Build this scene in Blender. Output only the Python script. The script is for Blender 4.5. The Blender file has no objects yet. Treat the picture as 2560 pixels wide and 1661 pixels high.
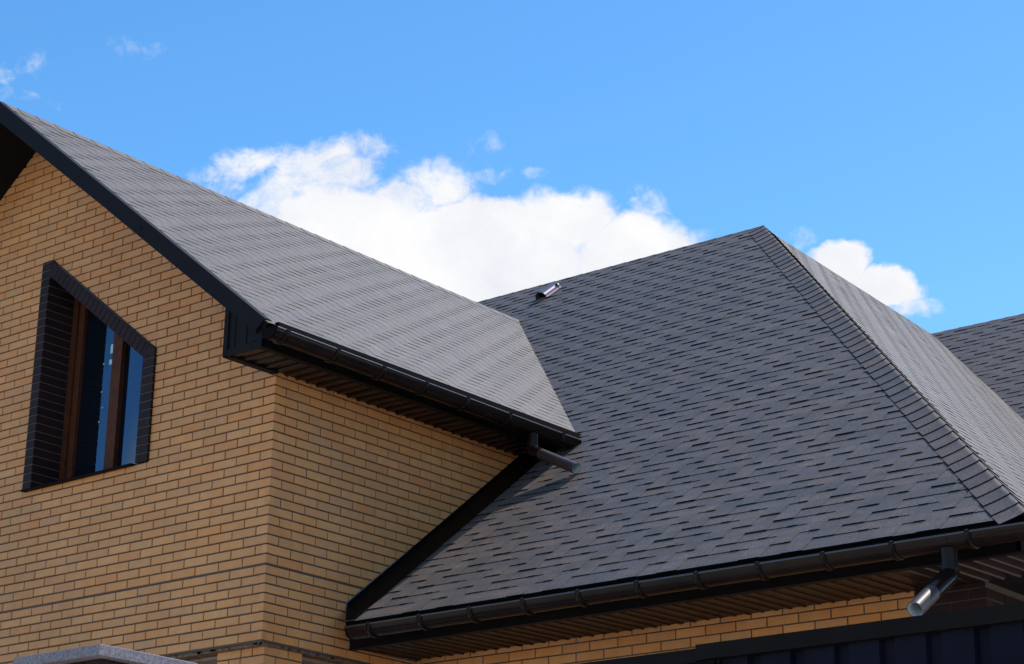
import bpy, math, random
import numpy as np
from mathutils import Vector, Matrix
random.seed(7)
C = bpy.context.scene.collection
S = bpy.context.scene

# ------------------------------------------------------------------ camera
CAM = Vector((11.344, -10.866, -5.016)); FPX = 5346.0
yaw, pitch, roll = -0.6918, 0.3331, 0.0163
cy, sy, cp, sp = math.cos(yaw), math.sin(yaw), math.cos(pitch), math.sin(pitch)
FWD = Vector((sy*cp, cy*cp, sp)); R0 = Vector((cy, -sy, 0)); U0 = R0.cross(FWD)
RGT = R0*math.cos(roll) + U0*math.sin(roll); UPV = U0*math.cos(roll) - R0*math.sin(roll)
cd = bpy.data.cameras.new('camera'); cam = bpy.data.objects.new('camera', cd); C.objects.link(cam)
m = Matrix((RGT, UPV, -FWD)).transposed().to_4x4(); m.translation = CAM
cam.matrix_world = m
cd.sensor_width = 36; cd.lens = FPX/2560*36; cd.clip_start = .1; cd.clip_end = 3000
S.camera = cam
S.render.resolution_x = 1024; S.render.resolution_y = 664

# ------------------------------------------------------------------ light
SUN = Vector((.19, .60, 1.0)).normalized()
SUN_E = math.asin(SUN.z); SUN_A = math.atan2(SUN.x, SUN.y)
S.view_settings.view_transform = 'Standard'; S.view_settings.look = 'None'
S.view_settings.exposure = EXPO = -0.2; S.view_settings.gamma = 1; S.view_settings.use_curve_mapping = False
S.render.engine = 'CYCLES'
S.cycles.max_bounces = 8; S.cycles.diffuse_bounces = 4; S.cycles.glossy_bounces = 4
sd = bpy.data.lights.new('sun', 'SUN'); sd.energy = 5.0; sd.angle = math.radians(.55); sd.color = (1, .955, .89)
so = bpy.data.objects.new('sun', sd); C.objects.link(so)
so.rotation_euler = SUN.to_track_quat('Z', 'Y').to_euler()

W = bpy.data.worlds.new('World'); S.world = W; W.use_nodes = True
nt = W.node_tree; nt.nodes.clear()
class G:
    """small node-graph helper"""
    def __init__(s, t): s.t = t
    def n(s, typ, **k):
        x = s.t.nodes.new(typ)
        for a, b in k.items(): setattr(x, a, b)
        return x
    def put(s, sock, v):
        if isinstance(v, bpy.types.NodeSocket): s.t.links.new(v, sock)
        else: sock.default_value = v
    def m(s, op, a, b=0.0, c=0.0, clamp=False):
        x = s.n('ShaderNodeMath', operation=op); x.use_clamp = clamp
        s.put(x.inputs[0], a); s.put(x.inputs[1], b); s.put(x.inputs[2], c)
        return x.outputs[0]
    def v(s, op, a, b=(0, 0, 0), out=0):
        x = s.n('ShaderNodeVectorMath', operation=op); s.put(x.inputs[0], a); s.put(x.inputs[1], b)
        return x.outputs[out]
    def noise(s, vec, scale, detail=4, rough=.5, dist=0.0):
        x = s.n('ShaderNodeTexNoise'); s.put(x.inputs['Vector'], vec); x.inputs['Scale'].default_value = scale
        x.inputs['Detail'].default_value = detail; x.inputs['Roughness'].default_value = rough
        x.inputs['Distortion'].default_value = dist
        return x.outputs
    def rng(s, v, a, b, c=0.0, d=1.0, smooth=False):
        x = s.n('ShaderNodeMapRange'); x.interpolation_type = 'SMOOTHSTEP' if smooth else 'LINEAR'
        s.put(x.inputs[0], v)
        for i, w in enumerate((a, b, c, d)): s.put(x.inputs[i+1], w)
        return x.outputs[0]
    def mix(s, f, a, b, mode='MIX'):
        x = s.n('ShaderNodeMix', data_type='RGBA', blend_type=mode)
        s.put(x.inputs[0], f)
        s.put(x.inputs[6], a if not isinstance(a, tuple) else a+(1,)*(4-len(a)))
        s.put(x.inputs[7], b if not isinstance(b, tuple) else b+(1,)*(4-len(b)))
        return x.outputs[2]
g = G(nt)
sky = g.n('ShaderNodeTexSky', sky_type='NISHITA'); sky.sun_disc = False
sky.sun_elevation = SUN_E; sky.sun_rotation = SUN_A
sky.air_density = 1.0; sky.dust_density = .35; sky.ozone_density = 3.0; sky.altitude = 300
hs = g.n('ShaderNodeHueSaturation'); g.put(hs.inputs['Color'], sky.outputs[0])
hs.inputs['Saturation'].default_value = 1.27; hs.inputs['Value'].default_value = 1.80; hs.inputs['Hue'].default_value = .496
D = g.n('ShaderNodeTexCoord').outputs['Generated']
sep = g.n('ShaderNodeSeparateXYZ'); g.put(sep.inputs[0], D)
g.put(hs.inputs['Value'], g.rng(sep.outputs[2], .25, .62, 1.98, 1.70))
# tangent frame about a fixed sky direction (where the cloud bank stands)
def dt(vec): return g.v('DOT_PRODUCT', D, tuple(vec), out=1)
df = g.m('MAXIMUM', dt(FWD), 0.02)
k = FPX/1000.0
sx = g.m('MULTIPLY', g.m('DIVIDE', dt(RGT), df), k); sy_ = g.m('MULTIPLY', g.m('DIVIDE', dt(UPV), df), k)
cmb = g.n('ShaderNodeCombineXYZ'); g.put(cmb.inputs[0], sx); g.put(cmb.inputs[1], sy_)
P0 = cmb.outputs[0]
wv = g.noise(P0, 4.5, 5, .55)[1]
wob = g.v('SCALE', g.v('SUBTRACT', wv, (.5, .5, .5))); wob.node.inputs['Scale'].default_value = .16
P1 = g.v('ADD', P0, wob)
def P(x, y): return ((x-1280)/1000.0, (830.5-y)/1000.0, 0.0)
blobs = [(1130,700,520,230,1),(850,600,250,160,1),(700,520,130,90,.8),(1400,560,150,110,1),(1600,650,215,135,1),(1260,560,260,90,1),(1000,520,160,100,.9),
         (615,400,120,65,.9),(545,425,100,34,.6),(820,430,170,110,.94),(925,360,85,48,.62),(760,480,120,60,.94),(1080,470,130,90,.94),(1205,380,70,36,.30),(1215,432,80,26,.36),(1337,430,40,20,.36),
         (1610,510,80,70,.6),(560,470,120,45,.5),
         (2110,660,95,60,.95),(2200,730,130,60,.95),(2270,780,85,45,.7),(2325,765,50,36,.42),(2015,610,60,42,.36),
         (350,100,95,45,.30),(62,142,60,50,.36),(15,182,52,40,.34),(30,228,90,32,.32)]
F = None
for (bx, by, rx, ry, st) in blobs:
    d = g.v('SUBTRACT', P1, P(bx, by))
    d = g.v('MULTIPLY', d, (1000.0/rx, 1000.0/ry, 0))
    f = g.m('SUBTRACT', 1.0, g.v('LENGTH', d, out=1)); f = g.m('MULTIPLY', g.m('MINIMUM', f, .55), 1.9*st if st < .95 else 3.4)
    F = f if F is None else g.m('MAXIMUM', F, f)
fine = g.noise(g.v('ADD', P0, wob), 7.5, 9, .66)[0]
fine2 = g.noise(g.v('ADD', P0, wob), 24.0, 6, .62, .4)[0]
dens = g.m('ADD', F, g.m('ADD', g.m('MULTIPLY', g.m('SUBTRACT', fine, .5), 1.7), g.m('MULTIPLY', g.m('SUBTRACT', fine2, .52), 1.05)))
cov = g.m('MULTIPLY', g.rng(dens, .08, 1.20, 0, 1, True), g.rng(dt(FWD), .05, .15, 0, 1))
# the rest of the sky: a few loose clouds of the same kind
gen = g.noise(g.v('MULTIPLY', D, (1, 1, 2.2)), 2.1, 7, .55)[0]
# the cloud mirrored by the window stands to the south-west
cdir = Vector((-.722, -.640, .240)).normalized()
dd = g.v('SUBTRACT', D, tuple(cdir)); dd = g.v('MULTIPLY', dd, (30, 30, 16))
wc = g.m('ADD', g.m('SUBTRACT', 1.0, g.v('LENGTH', dd, out=1)), g.m('MULTIPLY', g.m('SUBTRACT', g.noise(D, 22.0, 5, .6)[0], .5), 1.0))
gcov = g.m('MULTIPLY', g.rng(gen, .58, .72, 0, .9, True), g.rng(dt(FWD), .90, .97, 1, 0, True))
cov = g.m('MAXIMUM', g.m('MAXIMUM', cov, gcov), g.rng(wc, -.12, .32, 0, .85, True))
shade = g.noise(P1, 3.2, 8, .58)[0]
ccol = g.mix(g.rng(shade, .36, .60, 0, 1), (.86, .885, .95), (1.02, 1.02, 1.03))
SKYK = 0.13
cl = g.v('SCALE', ccol); cl.node.inputs['Scale'].default_value = 1.12/SKYK
fin = g.mix(cov, hs.outputs[0], cl)
bg = g.n('ShaderNodeBackground'); g.put(bg.inputs[0], fin); bg.inputs[1].default_value = SKYK
g.put(g.n('ShaderNodeOutputWorld').inputs[0], bg.outputs[0])

# ------------------------------------------------------------------ materials
def mat(name, base, rough=.6, spec=.5, metal=0.0, var=None, bump=None, coat=0):
    """var: (scale, other colour, detail) world-space mottling; bump: (scale, strength, distance)"""
    mt = bpy.data.materials.new(name); mt.use_nodes = True
    t = mt.node_tree; q = G(t); b = t.nodes['Principled BSDF']
    b.inputs['Base Color'].default_value = (*base, 1); b.inputs['Roughness'].default_value = rough
    b.inputs['Specular IOR Level'].default_value = spec; b.inputs['Metallic'].default_value = metal
    b.inputs['Coat Weight'].default_value = coat
    pos = q.n('ShaderNodeNewGeometry').outputs['Position']
    if var:
        f = q.rng(q.noise(pos, var[0], var[2], .6)[0], .35, .65)
        q.put(b.inputs['Base Color'], q.mix(f, tuple(base), tuple(var[1])))
    if bump:
        bn = q.n('ShaderNodeBump'); bn.inputs['Strength'].default_value = bump[1]; bn.inputs['Distance'].default_value = bump[2]
        q.put(bn.inputs['Height'], q.noise(pos, bump[0], 4, .6)[0]); q.put(b.inputs['Normal'], bn.outputs[0])
    return mt, q, b
def M_(*a, **k): return mat(*a, **k)[0]

def brick_mat(name, cols, rough, joint_tint):
    mt, q, b = mat(name, cols[0], rough, .3 if cols[0][0] > .2 else .08)
    geo = q.n('ShaderNodeNewGeometry'); pos = geo.outputs['Position']
    r = q.m('FRACT', q.m('ADD', geo.outputs['Random Per Island'], q.n('ShaderNodeObjectInfo').outputs['Random']))
    ramp = q.n('ShaderNodeValToRGB'); q.put(ramp.inputs[0], r)
    e = ramp.color_ramp.elements; e[0].color = (*cols[0], 1); e[1].color = (*cols[-1], 1)
    for i, c in enumerate(cols[1:-1]):
        x = e.new((i+1)/(len(cols)-1)); x.color = (*c, 1)
    patch = q.rng(q.noise(pos, 5.5, 3, .5)[0], .38, .68)
    c = q.mix(q.m('MULTIPLY', patch, .35), ramp.outputs[0], joint_tint)
    fine = q.rng(q.noise(pos, 160, 3, .7)[0], .3, .7, .88, 1.1)
    hsv = q.n('ShaderNodeHueSaturation'); q.put(hsv.inputs['Color'], c); q.put(hsv.inputs['Value'], fine)
    soft = q.m('MULTIPLY', q.rng(q.noise(pos, .55, 3, .5)[0], .3, .7, .86, 1.06), q.rng(q.noise(pos, 9, 5, .65)[0], .3, .7, .90, 1.07))
    h2 = q.n('ShaderNodeHueSaturation'); q.put(h2.inputs['Color'], hsv.outputs[0]); q.put(h2.inputs['Value'], soft)
    q.put(b.inputs['Base Color'], h2.outputs[0])
    bn = q.n('ShaderNodeBump'); bn.inputs['Strength'].default_value = .35; bn.inputs['Distance'].default_value = .002
    q.put(bn.inputs['Height'], q.noise(pos, 90, 4, .6)[0]); q.put(b.inputs['Normal'], bn.outputs[0])
    return mt
MB_ = brick_mat('yellow_brick', [(.63,.287,.100),(.58,.266,.095),(.66,.307,.112),(.62,.254,.078),(.54,.264,.108),(.61,.238,.074)], .5, (.60,.220,.048))
MD_ = brick_mat('dark_brick', [(.024,.013,.015),(.030,.016,.016),(.020,.012,.014)], .45, (.04,.02,.018))
MMORT = M_('mortar', (.088,.086,.080), .9, .2, var=(3.0, (.105,.062,.040), 4), bump=(120, .5, .003))
MMORTL = M_('light_mortar', (.13,.125,.12), .9, .2)
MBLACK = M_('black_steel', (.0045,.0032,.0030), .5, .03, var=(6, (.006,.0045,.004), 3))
MBLACKG = M_('bracket_steel', (.006,.004,.0035), .3, .15)
MNAVY = M_('dark_coated_board_and_shade', (.0085,.0068,.0080), .5, .07, var=(2.5, (.011,.009,.010), 4), bump=(7, .12, .01))
MGUT = M_('brown_gutter_steel', (.010,.0050,.0036), .22, .15, var=(3, (.020,.010,.0075), 3), bump=(4, .05, .01))
MSOF = M_('brown_soffit', (.020,.0095,.0065), .32, .22, var=(5, (.026,.012,.008), 4), bump=(9, .08, .004))
MLIP = M_('gutter_lip_gloss', (.03,.022,.022), .30, .9)
MPIPE = M_('brown_pipe', (.042,.023,.020), .44, .5, var=(9, (.055,.030,.027), 3), bump=(14, .1, .004))
MPIPEIN = M_('grey_pipe_inside', (.46,.52,.52), .5)
MVENT = M_('glossy_brown_vent', (.26,.20,.21), .26, .8, metal=.6)
MWOOD = M_('stained_window_wood', (.095,.030,.013), .5, .12, var=(20, (.065,.021,.010), 4))
MFENCE = M_('navy_fence_steel', (.005,.0055,.012), .5, .06, var=(1.5, (.009,.009,.019), 4), bump=(3, .12, .01))
MTRIM = M_('dark_fence_trim', (.0090,.0070,.0065), .45, .04, var=(4, (.013,.010,.009), 3))
MCONC = M_('concrete', (.36,.25,.18), .9, .2, var=(6, (.24,.15,.10), 5), bump=(40, .6, .006))
MCORB = M_('rough_mortar_edge', (.12,.075,.05), .95, .1, var=(18, (.26,.15,.09), 5), bump=(60, 1, .012))
MGRAN = M_('granite_cap', (.30,.265,.28), .8, .3, var=(95, (.15,.125,.14), 5), bump=(150, .8, .004))
MGROUND = M_('pale_paving', (.55,.49,.41), .9, .2, var=(.5, (.48,.43,.36), 5))
MPLAST = M_('plaster', (.42,.36,.30), .9, .2)
MSTICKREFL = M_('pale_sticker_and_reflection', (.42,.62,.66), .5)
MFLASHP = M_('silicone', (.16,.16,.17), .8, var=(30, (.08,.08,.09), 3))
mg, q, b = mat('window_glass', (.004,.006,.010), .015, .5); b.inputs['IOR'].default_value = 2.1; b.inputs['Specular Tint'].default_value = (.42, .66, 1, 1)
bn = q.n('ShaderNodeBump'); bn.inputs['Strength'].default_value = .03; bn.inputs['Distance'].default_value = .01
q.put(bn.inputs['Height'], q.noise(q.n('ShaderNodeNewGeometry').outputs['Position'], 3.0, 2, .5)[0]); q.put(b.inputs['Normal'], bn.outputs[0])
MGLASS = mg

ms, q, b = mat('bitumen_shingle', (.13,.13,.14), .55, .30)
b.inputs['Sheen Weight'].default_value = .03; b.inputs['Sheen Roughness'].default_value = .45; b.inputs['Sheen Tint'].default_value = (1, .95, .9, 1)
geo = q.n('ShaderNodeNewGeometry'); pos = geo.outputs['Position']
rnd = q.m('FRACT', q.m('ADD', geo.outputs['Random Per Island'], q.n('ShaderNodeObjectInfo').outputs['Random']))
n1 = q.rng(q.m('ADD', q.noise(pos, 3.1, 3, .6)[0], q.m('MULTIPLY', q.m('SUBTRACT', rnd, .5), .36)), .34, .66)
c1 = q.mix(n1, (.080,.064,.058), (.118,.083,.064))
at = q.n('ShaderNodeAttribute'); at.attribute_name = 'course'
bf = q.m('FRACT', q.m('ADD', at.outputs['Fac'], 8.0))
band = q.m('MULTIPLY', q.rng(q.m('ADD', bf, q.m('MULTIPLY', q.m('SUBTRACT', q.noise(pos, 22, 3, .6)[0], .5), .5)), .50, 1.02, 0, 1, True), q.rng(rnd, .1, .7, .35, .95))
c1 = q.mix(band, c1, (.056, .066, .080))
n2 = q.rng(q.noise(pos, 4.3, 4, .65)[0], .3, .7, .80, 1.20)
gr = q.noise(pos, 420, 2, .8)[0]; gr2 = q.noise(pos, 95, 3, .75)[0]
val = q.m('MULTIPLY', n2, q.m('MULTIPLY', q.rng(gr, .3, .7, .4, 1.7), q.rng(gr2, .33, .67, .42, 1.65)))
hsv = q.n('ShaderNodeHueSaturation'); q.put(hsv.inputs['Color'], c1); q.put(hsv.inputs['Value'], val)
spk = q.rng(q.noise(pos, 260, 1, .5)[0], .74, .80)  # pale specks put the granules' sparkle into the base colour
q.put(b.inputs['Base Color'], q.mix(spk, hsv.outputs[0], (.6, .62, .65)))
bn = q.n('ShaderNodeBump'); bn.inputs['Strength'].default_value = .5; bn.inputs['Distance'].default_value = .0015
q.put(bn.inputs['Height'], gr); q.put(b.inputs['Normal'], bn.outputs[0])
MSHG = ms
MCUT = M_('bitumen_cut_edge', (.006,.006,.007), .9, .05)

# ------------------------------------------------------------------ mesh helpers
class MBd:
    def __init__(s): s.v = []; s.f = []; s.smooth = []; s.mi = []; s.at = []
    def add(s, vs, fs, sm=False, mi=0):
        s.mi += [mi]*len(fs)
        o = len(s.v); s.v += [tuple(map(float, p)) for p in vs]; s.f += [tuple(i+o for i in f) for f in fs]; s.smooth += [sm]*len(fs)
        return s
    def box(s, a, b_):
        (x0,y0,z0),(x1,y1,z1) = a, b_
        return s.add([(x0,y0,z0),(x1,y0,z0),(x1,y1,z0),(x0,y1,z0),(x0,y0,z1),(x1,y0,z1),(x1,y1,z1),(x0,y1,z1)],
              [(0,3,2,1),(4,5,6,7),(0,1,5,4),(1,2,6,5),(2,3,7,6),(3,0,4,7)])
    def prism(s, pts, d):
        """pts: planar 3D polygon, d: extrusion vector"""
        pts = [Vector(p) for p in pts]; d = Vector(d); n = len(pts)
        nrm = Vector((0,0,0))
        for i in range(n): nrm += pts[i].cross(pts[(i+1) % n])
        if nrm.dot(d) > 0: pts = pts[::-1]
        return s.add(pts+[p+d for p in pts], [tuple(range(n)), tuple(range(2*n-1, n-1, -1))] + [(i, i+n, (i+1) % n+n, (i+1) % n) for i in range(n)])
    def tube(s, path, r, n=20, cap=True, inner=None):
        path = [Vector(p) for p in path]; rings = []
        for rr in ([r] if inner is None else [r, inner]):
            for i, p in enumerate(path):
                t = ((path[min(i+1, len(path)-1)]-path[i]).normalized() + (path[i]-path[max(i-1, 0)]).normalized())
                t.normalize(); a = t.cross(Vector((0.13,.21,1)) if abs(t.z) < .9 else Vector((0,1,0))).normalized(); bb = t.cross(a)
                rings.append([p+(a*math.cos(2*PI*j/n)+bb*math.sin(2*PI*j/n))*rr for j in range(n)])
        L = len(path)
        for w in range(len(rings)//L):
            vs = [v for r_ in rings[w*L:(w+1)*L] for v in r_]
            fs = [(i*n+j, i*n+(j+1) % n, (i+1)*n+(j+1) % n, (i+1)*n+j) for i in range(L-1) for j in range(n)]
            if w: fs = [f[::-1] for f in fs]
            s.add(vs, fs, True)
        if inner is not None:
            for e in (0, L-1):
                vs = rings[e]+rings[L+e]; fs = [(j, (j+1) % n, (j+1) % n+n, j+n) for j in range(n)]
                s.add(vs, fs)
        elif cap:
            s.add(rings[0], [tuple(range(n))[::-1]]); s.add(rings[-1], [tuple(range(n))])
        return s
    def mesh(s, name, mt, mt2=None):
        me = bpy.data.meshes.new(name); me.from_pydata(s.v, [], s.f); me.materials.append(mt)
        if mt2: me.materials.append(mt2); me.polygons.foreach_set('material_index', s.mi)
        if s.at: me.attributes.new('course', 'FLOAT', 'POINT').data.foreach_set('value', s.at)
        if any(s.smooth): me.polygons.foreach_set('use_smooth', s.smooth)
        me.update(); return me
PI = math.pi
def link(name, me, parent=None, loc=None, label=None, kind=None, mw=None):
    o = bpy.data.objects.new(name, me); C.objects.link(o)
    if parent is not None:
        o.parent = parent
        if parent.type == 'EMPTY' and parent.location.length > 0 and mw is None and loc is None: o.location = -parent.location
    if loc is not None: o.location = loc
    if mw is not None: o.matrix_local = mw
    if label: o['label'] = label
    if kind: o['kind'] = kind
    return o
def thing(name, label, cat, loc, group=None):
    o = bpy.data.objects.new(name, None); C.objects.link(o); o.location = loc; o.empty_display_size = .3
    o['label'] = label; o['category'] = cat
    if group: o['group'] = group
    return o
def clip(poly, hp):
    """poly: 2D points; hp: list of (a,b,c) keep a*x+b*y<=c"""
    for (a, b_, c) in hp:
        out = []
        for i in range(len(poly)):
            p, r = poly[i], poly[(i+1) % len(poly)]
            dp, dr = a*p[0]+b_*p[1]-c, a*r[0]+b_*r[1]-c
            if dp <= 0: out.append(p)
            if dp*dr < 0:
                t = dp/(dp-dr); out.append((p[0]+(r[0]-p[0])*t, p[1]+(r[1]-p[1])*t))
        poly = out
        if len(poly) < 3: return []
    area = sum(poly[i][0]*poly[(i+1) % len(poly)][1]-poly[(i+1) % len(poly)][0]*poly[i][1] for i in range(len(poly)))/2
    return poly if abs(area) > 2e-5 else []
def hps(poly):
    """half planes of a convex 2D polygon"""
    n = len(poly); ar = sum(poly[i][0]*poly[(i+1) % n][1]-poly[(i+1) % n][0]*poly[i][1] for i in range(n))
    if ar < 0: poly = poly[::-1]
    r = []
    for i in range(n):
        (x0, y0), (x1, y1) = poly[i], poly[(i+1) % n]
        a, b_ = (y1-y0), -(x1-x0); r.append((a, b_, a*x0+b_*y0))
    return r
def pix(p):
    d = Vector(p)-CAM; z = d.dot(FWD)
    return 1280+FPX*d.dot(RGT)/z, 830.5-FPX*d.dot(UPV)/z
def seen_area(pts):
    """area in photo pixels of a polygon, nought when out of frame"""
    q_ = [pix(p) for p in pts]; cx = sum(a for a, _ in q_)/len(q_); cy_ = sum(b_ for _, b_ in q_)/len(q_)
    if not (-20 < cx < 2580 and -20 < cy_ < 1681): return 0
    if cx > 1414 and cy_ > 1522+(2560-cx)*.1221 and pts[0][1] > -4: return 0   # behind the fence
    return abs(sum(q_[i][0]*q_[(i+1) % len(q_)][1]-q_[(i+1) % len(q_)][0]*q_[i][1] for i in range(len(q_))))/2

# ------------------------------------------------------------------ setting
GZ = -6.6
gm = MBd().add([(-400,-400,GZ),(400,-400,GZ),(400,600,GZ),(-400,600,GZ)], [(0,1,2,3)]).mesh('ground', MGROUND)
o = link('ground', gm); o['kind'] = 'structure'

HB = Vector((-1.0, 4.0, GZ))
house = thing('brick_house', 'yellow brick house with dark grey shingled gable and hip roofs and dark brown gutters', 'house', HB)

# measured planes: left wing roof z = DL - SL*x ; main roof z = SM*y + DM
SL_, DL_ = .785, .5385
SM_, DM_ = .799, -2.3744
XR = -3.13; ZR = DL_-SL_*XR            # ridge of the left wing
Hh, H2 = .0729, .0709
def zrow(k_): return -Hh*k_-(.0 if k_ < 17 else .002*(k_-16)) if k_ <= 19 else -1.474-.0711*(k_-20)

# ------------------------------------------------------------------ bricks
bricks = []      # (area, builder data)
FULL = {}
def brick_mesh(w, h, depth, mt, key, bev=.003):
    kk = (key, round(w, 4), round(h, 4))
    if kk not in FULL:
        b_ = MBd(); w2, h2 = w/2, h/2
        o_ = [(-w2, -h2), (w2, -h2), (w2, h2), (-w2, h2)]; i_ = [(x-math.copysign(bev, x), y-math.copysign(bev, y)) for x, y in o_]
        vs = [(x, 0, y) for x, y in i_]+[(x, bev, y) for x, y in o_]+[(x, depth, y) for x, y in o_]
        fs = [(0,1,2,3)]+[(j, j+4, (j+1) % 4+4, (j+1) % 4) for j in range(4)]+[(j+4, j+8, (j+1) % 4+8, (j+1) % 4+4) for j in range(4)]
        FULL[kk] = b_.add(vs, fs).mesh('brick', mt)
    return FULL[kk]
def put_brick(parent, O, A, N, a0, a1, z0, z1, regions=None, hole=None, mt=None, key='y', proud=0.0, depth=.05, mass=True):
    """A: along the wall, N: outward normal; local mesh axes x=A, y=-N, z=up (right-handed when A x (-N) = up)"""
    rect = [(a0, z0), (a1, z0), (a1, z1), (a0, z1)]
    polys = [rect]; whole = True
    if regions is not None:
        polys = [c for r in regions for c in [clip(rect, r)] if c]
        ar = sum(abs(sum(c[i][0]*c[(i+1) % len(c)][1]-c[(i+1) % len(c)][0]*c[i][1] for i in range(len(c))))/2 for c in polys)
        full = (a1-a0)*(z1-z0)
        if not polys or ar < .02*full: return
        whole = ar > .9999*full
    J = proud + random.uniform(-.0012, .0012)
    pts = [O+A*x+Vector((0,0,z)) for x, z in rect]
    bricks.append(dict(par=parent, O=O, A=A, N=N, rect=rect, polys=None if whole else polys, J=J, mt=mt or MB_, key=key, depth=depth,
                       area=seen_area(pts)*(1 if whole else .6), mass=mass, tilt=random.uniform(-.004, .004)))

GABLE = [(-SL_, 0, 0)]  # placeholder
A_ = Vector((1,0,0)); NA = Vector((0,-1,0))
def up_to(sgn, off):  # z <= DL -SL*x - off  /  mirrored
    return (SL_, 1, DL_-off) if sgn > 0 else (-SL_, 1, DL_-SL_*2*XR-off)
ROOFCUT = [up_to(1, .16), up_to(-1, .16)]
WX0, WX1, WZB = -2.975, -1.402, -.458
slo = (.5-1.60)/(-1.402+2.845)
def wline(x): return 1.603+slo*(x+2.845)
holeW = [ROOFCUT+[(1,0,WX0)], ROOFCUT+[(-1,0,-WX1)], ROOFCUT+[(1,0,WX1),(-1,0,-WX0),(0,1,WZB)],
         ROOFCUT+[(1,0,WX1),(-1,0,-WX0),(slo,-1,slo*2.845-1.0*0+(-1.603)+0)]]
# region above the sloping head: z >= 1.603+slo*(x+2.845)  ->  slo*x - z <= -1.603 - slo*2.845
holeW[3] = ROOFCUT+[(1,0,WX1),(-1,0,-WX0),(slo,-1,-1.603-slo*2.845),(0,-1,-.4)]
def wall_regions(x0, x1, z0, z1):
    if x1 < WX0+1e-6 or x0 > WX1-1e-6 or z1 < WZB+1e-6: return [ROOFCUT]
    if z0 >= wline(max(x0, -2.845)) and z0 > 1.603: return [ROOFCUT]
    if all(z0 >= wline(x)-1e-9 for x in (x0, x1)) and z0 > .4 and x0 > WX0: return [ROOFCUT]
    R = list(holeW)
    # flat bit above the top left corner of the surround
    R[3] = ROOFCUT+[(1,0,WX1),(-1,0,-WX0),(slo,-1,-1.603-slo*2.845),(0,-1,-.4)]+([(0,-1,-1.603)] if x1 < -2.845 else [])
    return R

# wall bodies (mortar face 9 mm behind the brick faces)
def wall_part(name, polys, O, A, N, t, mt, rec=.009):
    b_ = MBd()
    for poly in polys:
        b_.prism([O+A*x+Vector((0,0,z))-N*rec for x, z in poly], -N*t)
    return link(name, b_.mesh(name, mt), house)
XW0 = 2*XR
frame_rect = [(XW0, zrow(28)-.012), (0, zrow(28)-.012), (0, 3.2), (XW0, 3.2)]
CUT2 = [up_to(1, .12), up_to(-1, .12)]
gw = []
for extra in ([(1,0,WX0+.01)], [(-1,0,-(WX1-.01))], [(1,0,WX1-.01),(-1,0,-(WX0+.01)),(0,1,WZB+.01)], [(1,0,WX1-.01),(-1,0,-(WX0+.01)),(slo,-1,-1.59-slo*2.845)]):
    c = clip(frame_rect, CUT2+extra)
    c = clip(c, [(1,0,-.009)])
    if c: gw.append(c)
gable_wall = wall_part('gable_wall', gw, Vector((0,0,0)), A_, NA, .3, MMORT)
gable_wall['label'] = 'gable wall of yellow brick with the slanting window'
for k_ in range(-42, 28):
    z1, z0 = zrow(k_)-.0058, zrow(k_+1)+.0058
    if k_ == 19: z0 = -1.4610
    a = 0.0; first = .12 if k_ % 2 == 0 else .25; x1 = 0.0; w = first; j = .01
    while x1 > -6.2:
        jit = random.uniform(-.0015, .0015) if x1 < 0 else 0
        jw = .010 + (random.uniform(-.002, .002) if k_ < 20 else random.uniform(-.003, .003))
        put_brick(gable_wall, Vector((0,0,0)), A_, NA, x1-w, x1, z0+jit*.5, z1+jit*.5, wall_regions(x1-w, x1, z0, z1))
        x1 -= w+.010; w = .25
# side wall (x = 0 plane, faces +x); local along-axis A = +y
AB = Vector((0,1,0)); NB = Vector((1,0,0))
def mz(y): return SM_*y+DM_
# above the flashing, and below the lower soffit
RB_up = [(SM_, -1, -DM_-.0)]          # z >= SM*y+DM
RB_up = [(SM_, -1, -DM_), (0, 1, .035)]
RB_lo = [(0, 1, -1.935)]
RB_mid = [(1, 0, .80), (0, 1, .035)]
side = []
rectB = [(0.309, zrow(28)-.012), (3.6, zrow(28)-.012), (3.6, .3), (.309, .3)]
side_wall = wall_part('side_wall', [rectB], Vector((0,0,0)), AB, NB, .3, MMORT)
side_wall['label'] = 'side wall of yellow brick below the long gutter'
for k_ in range(-1, 28):
    z1, z0 = zrow(k_)-.0058, zrow(k_+1)+.0058
    if k_ == 19: z0 = -1.4610
    y0 = 0.0; w = .25 if k_ % 2 == 0 else .12
    while y0 < 3.3:
        ya, yb = y0, y0+w
        zc = (z0+z1)/2
        if y0 < .95 or z1 > mz(ya)-.12 or z0 < -1.85:
            put_brick(side_wall, Vector((0,0,0)), AB, NB, ya, yb, z0, min(z1, .035), None)
        y0 = yb+.010; w = .25
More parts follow.
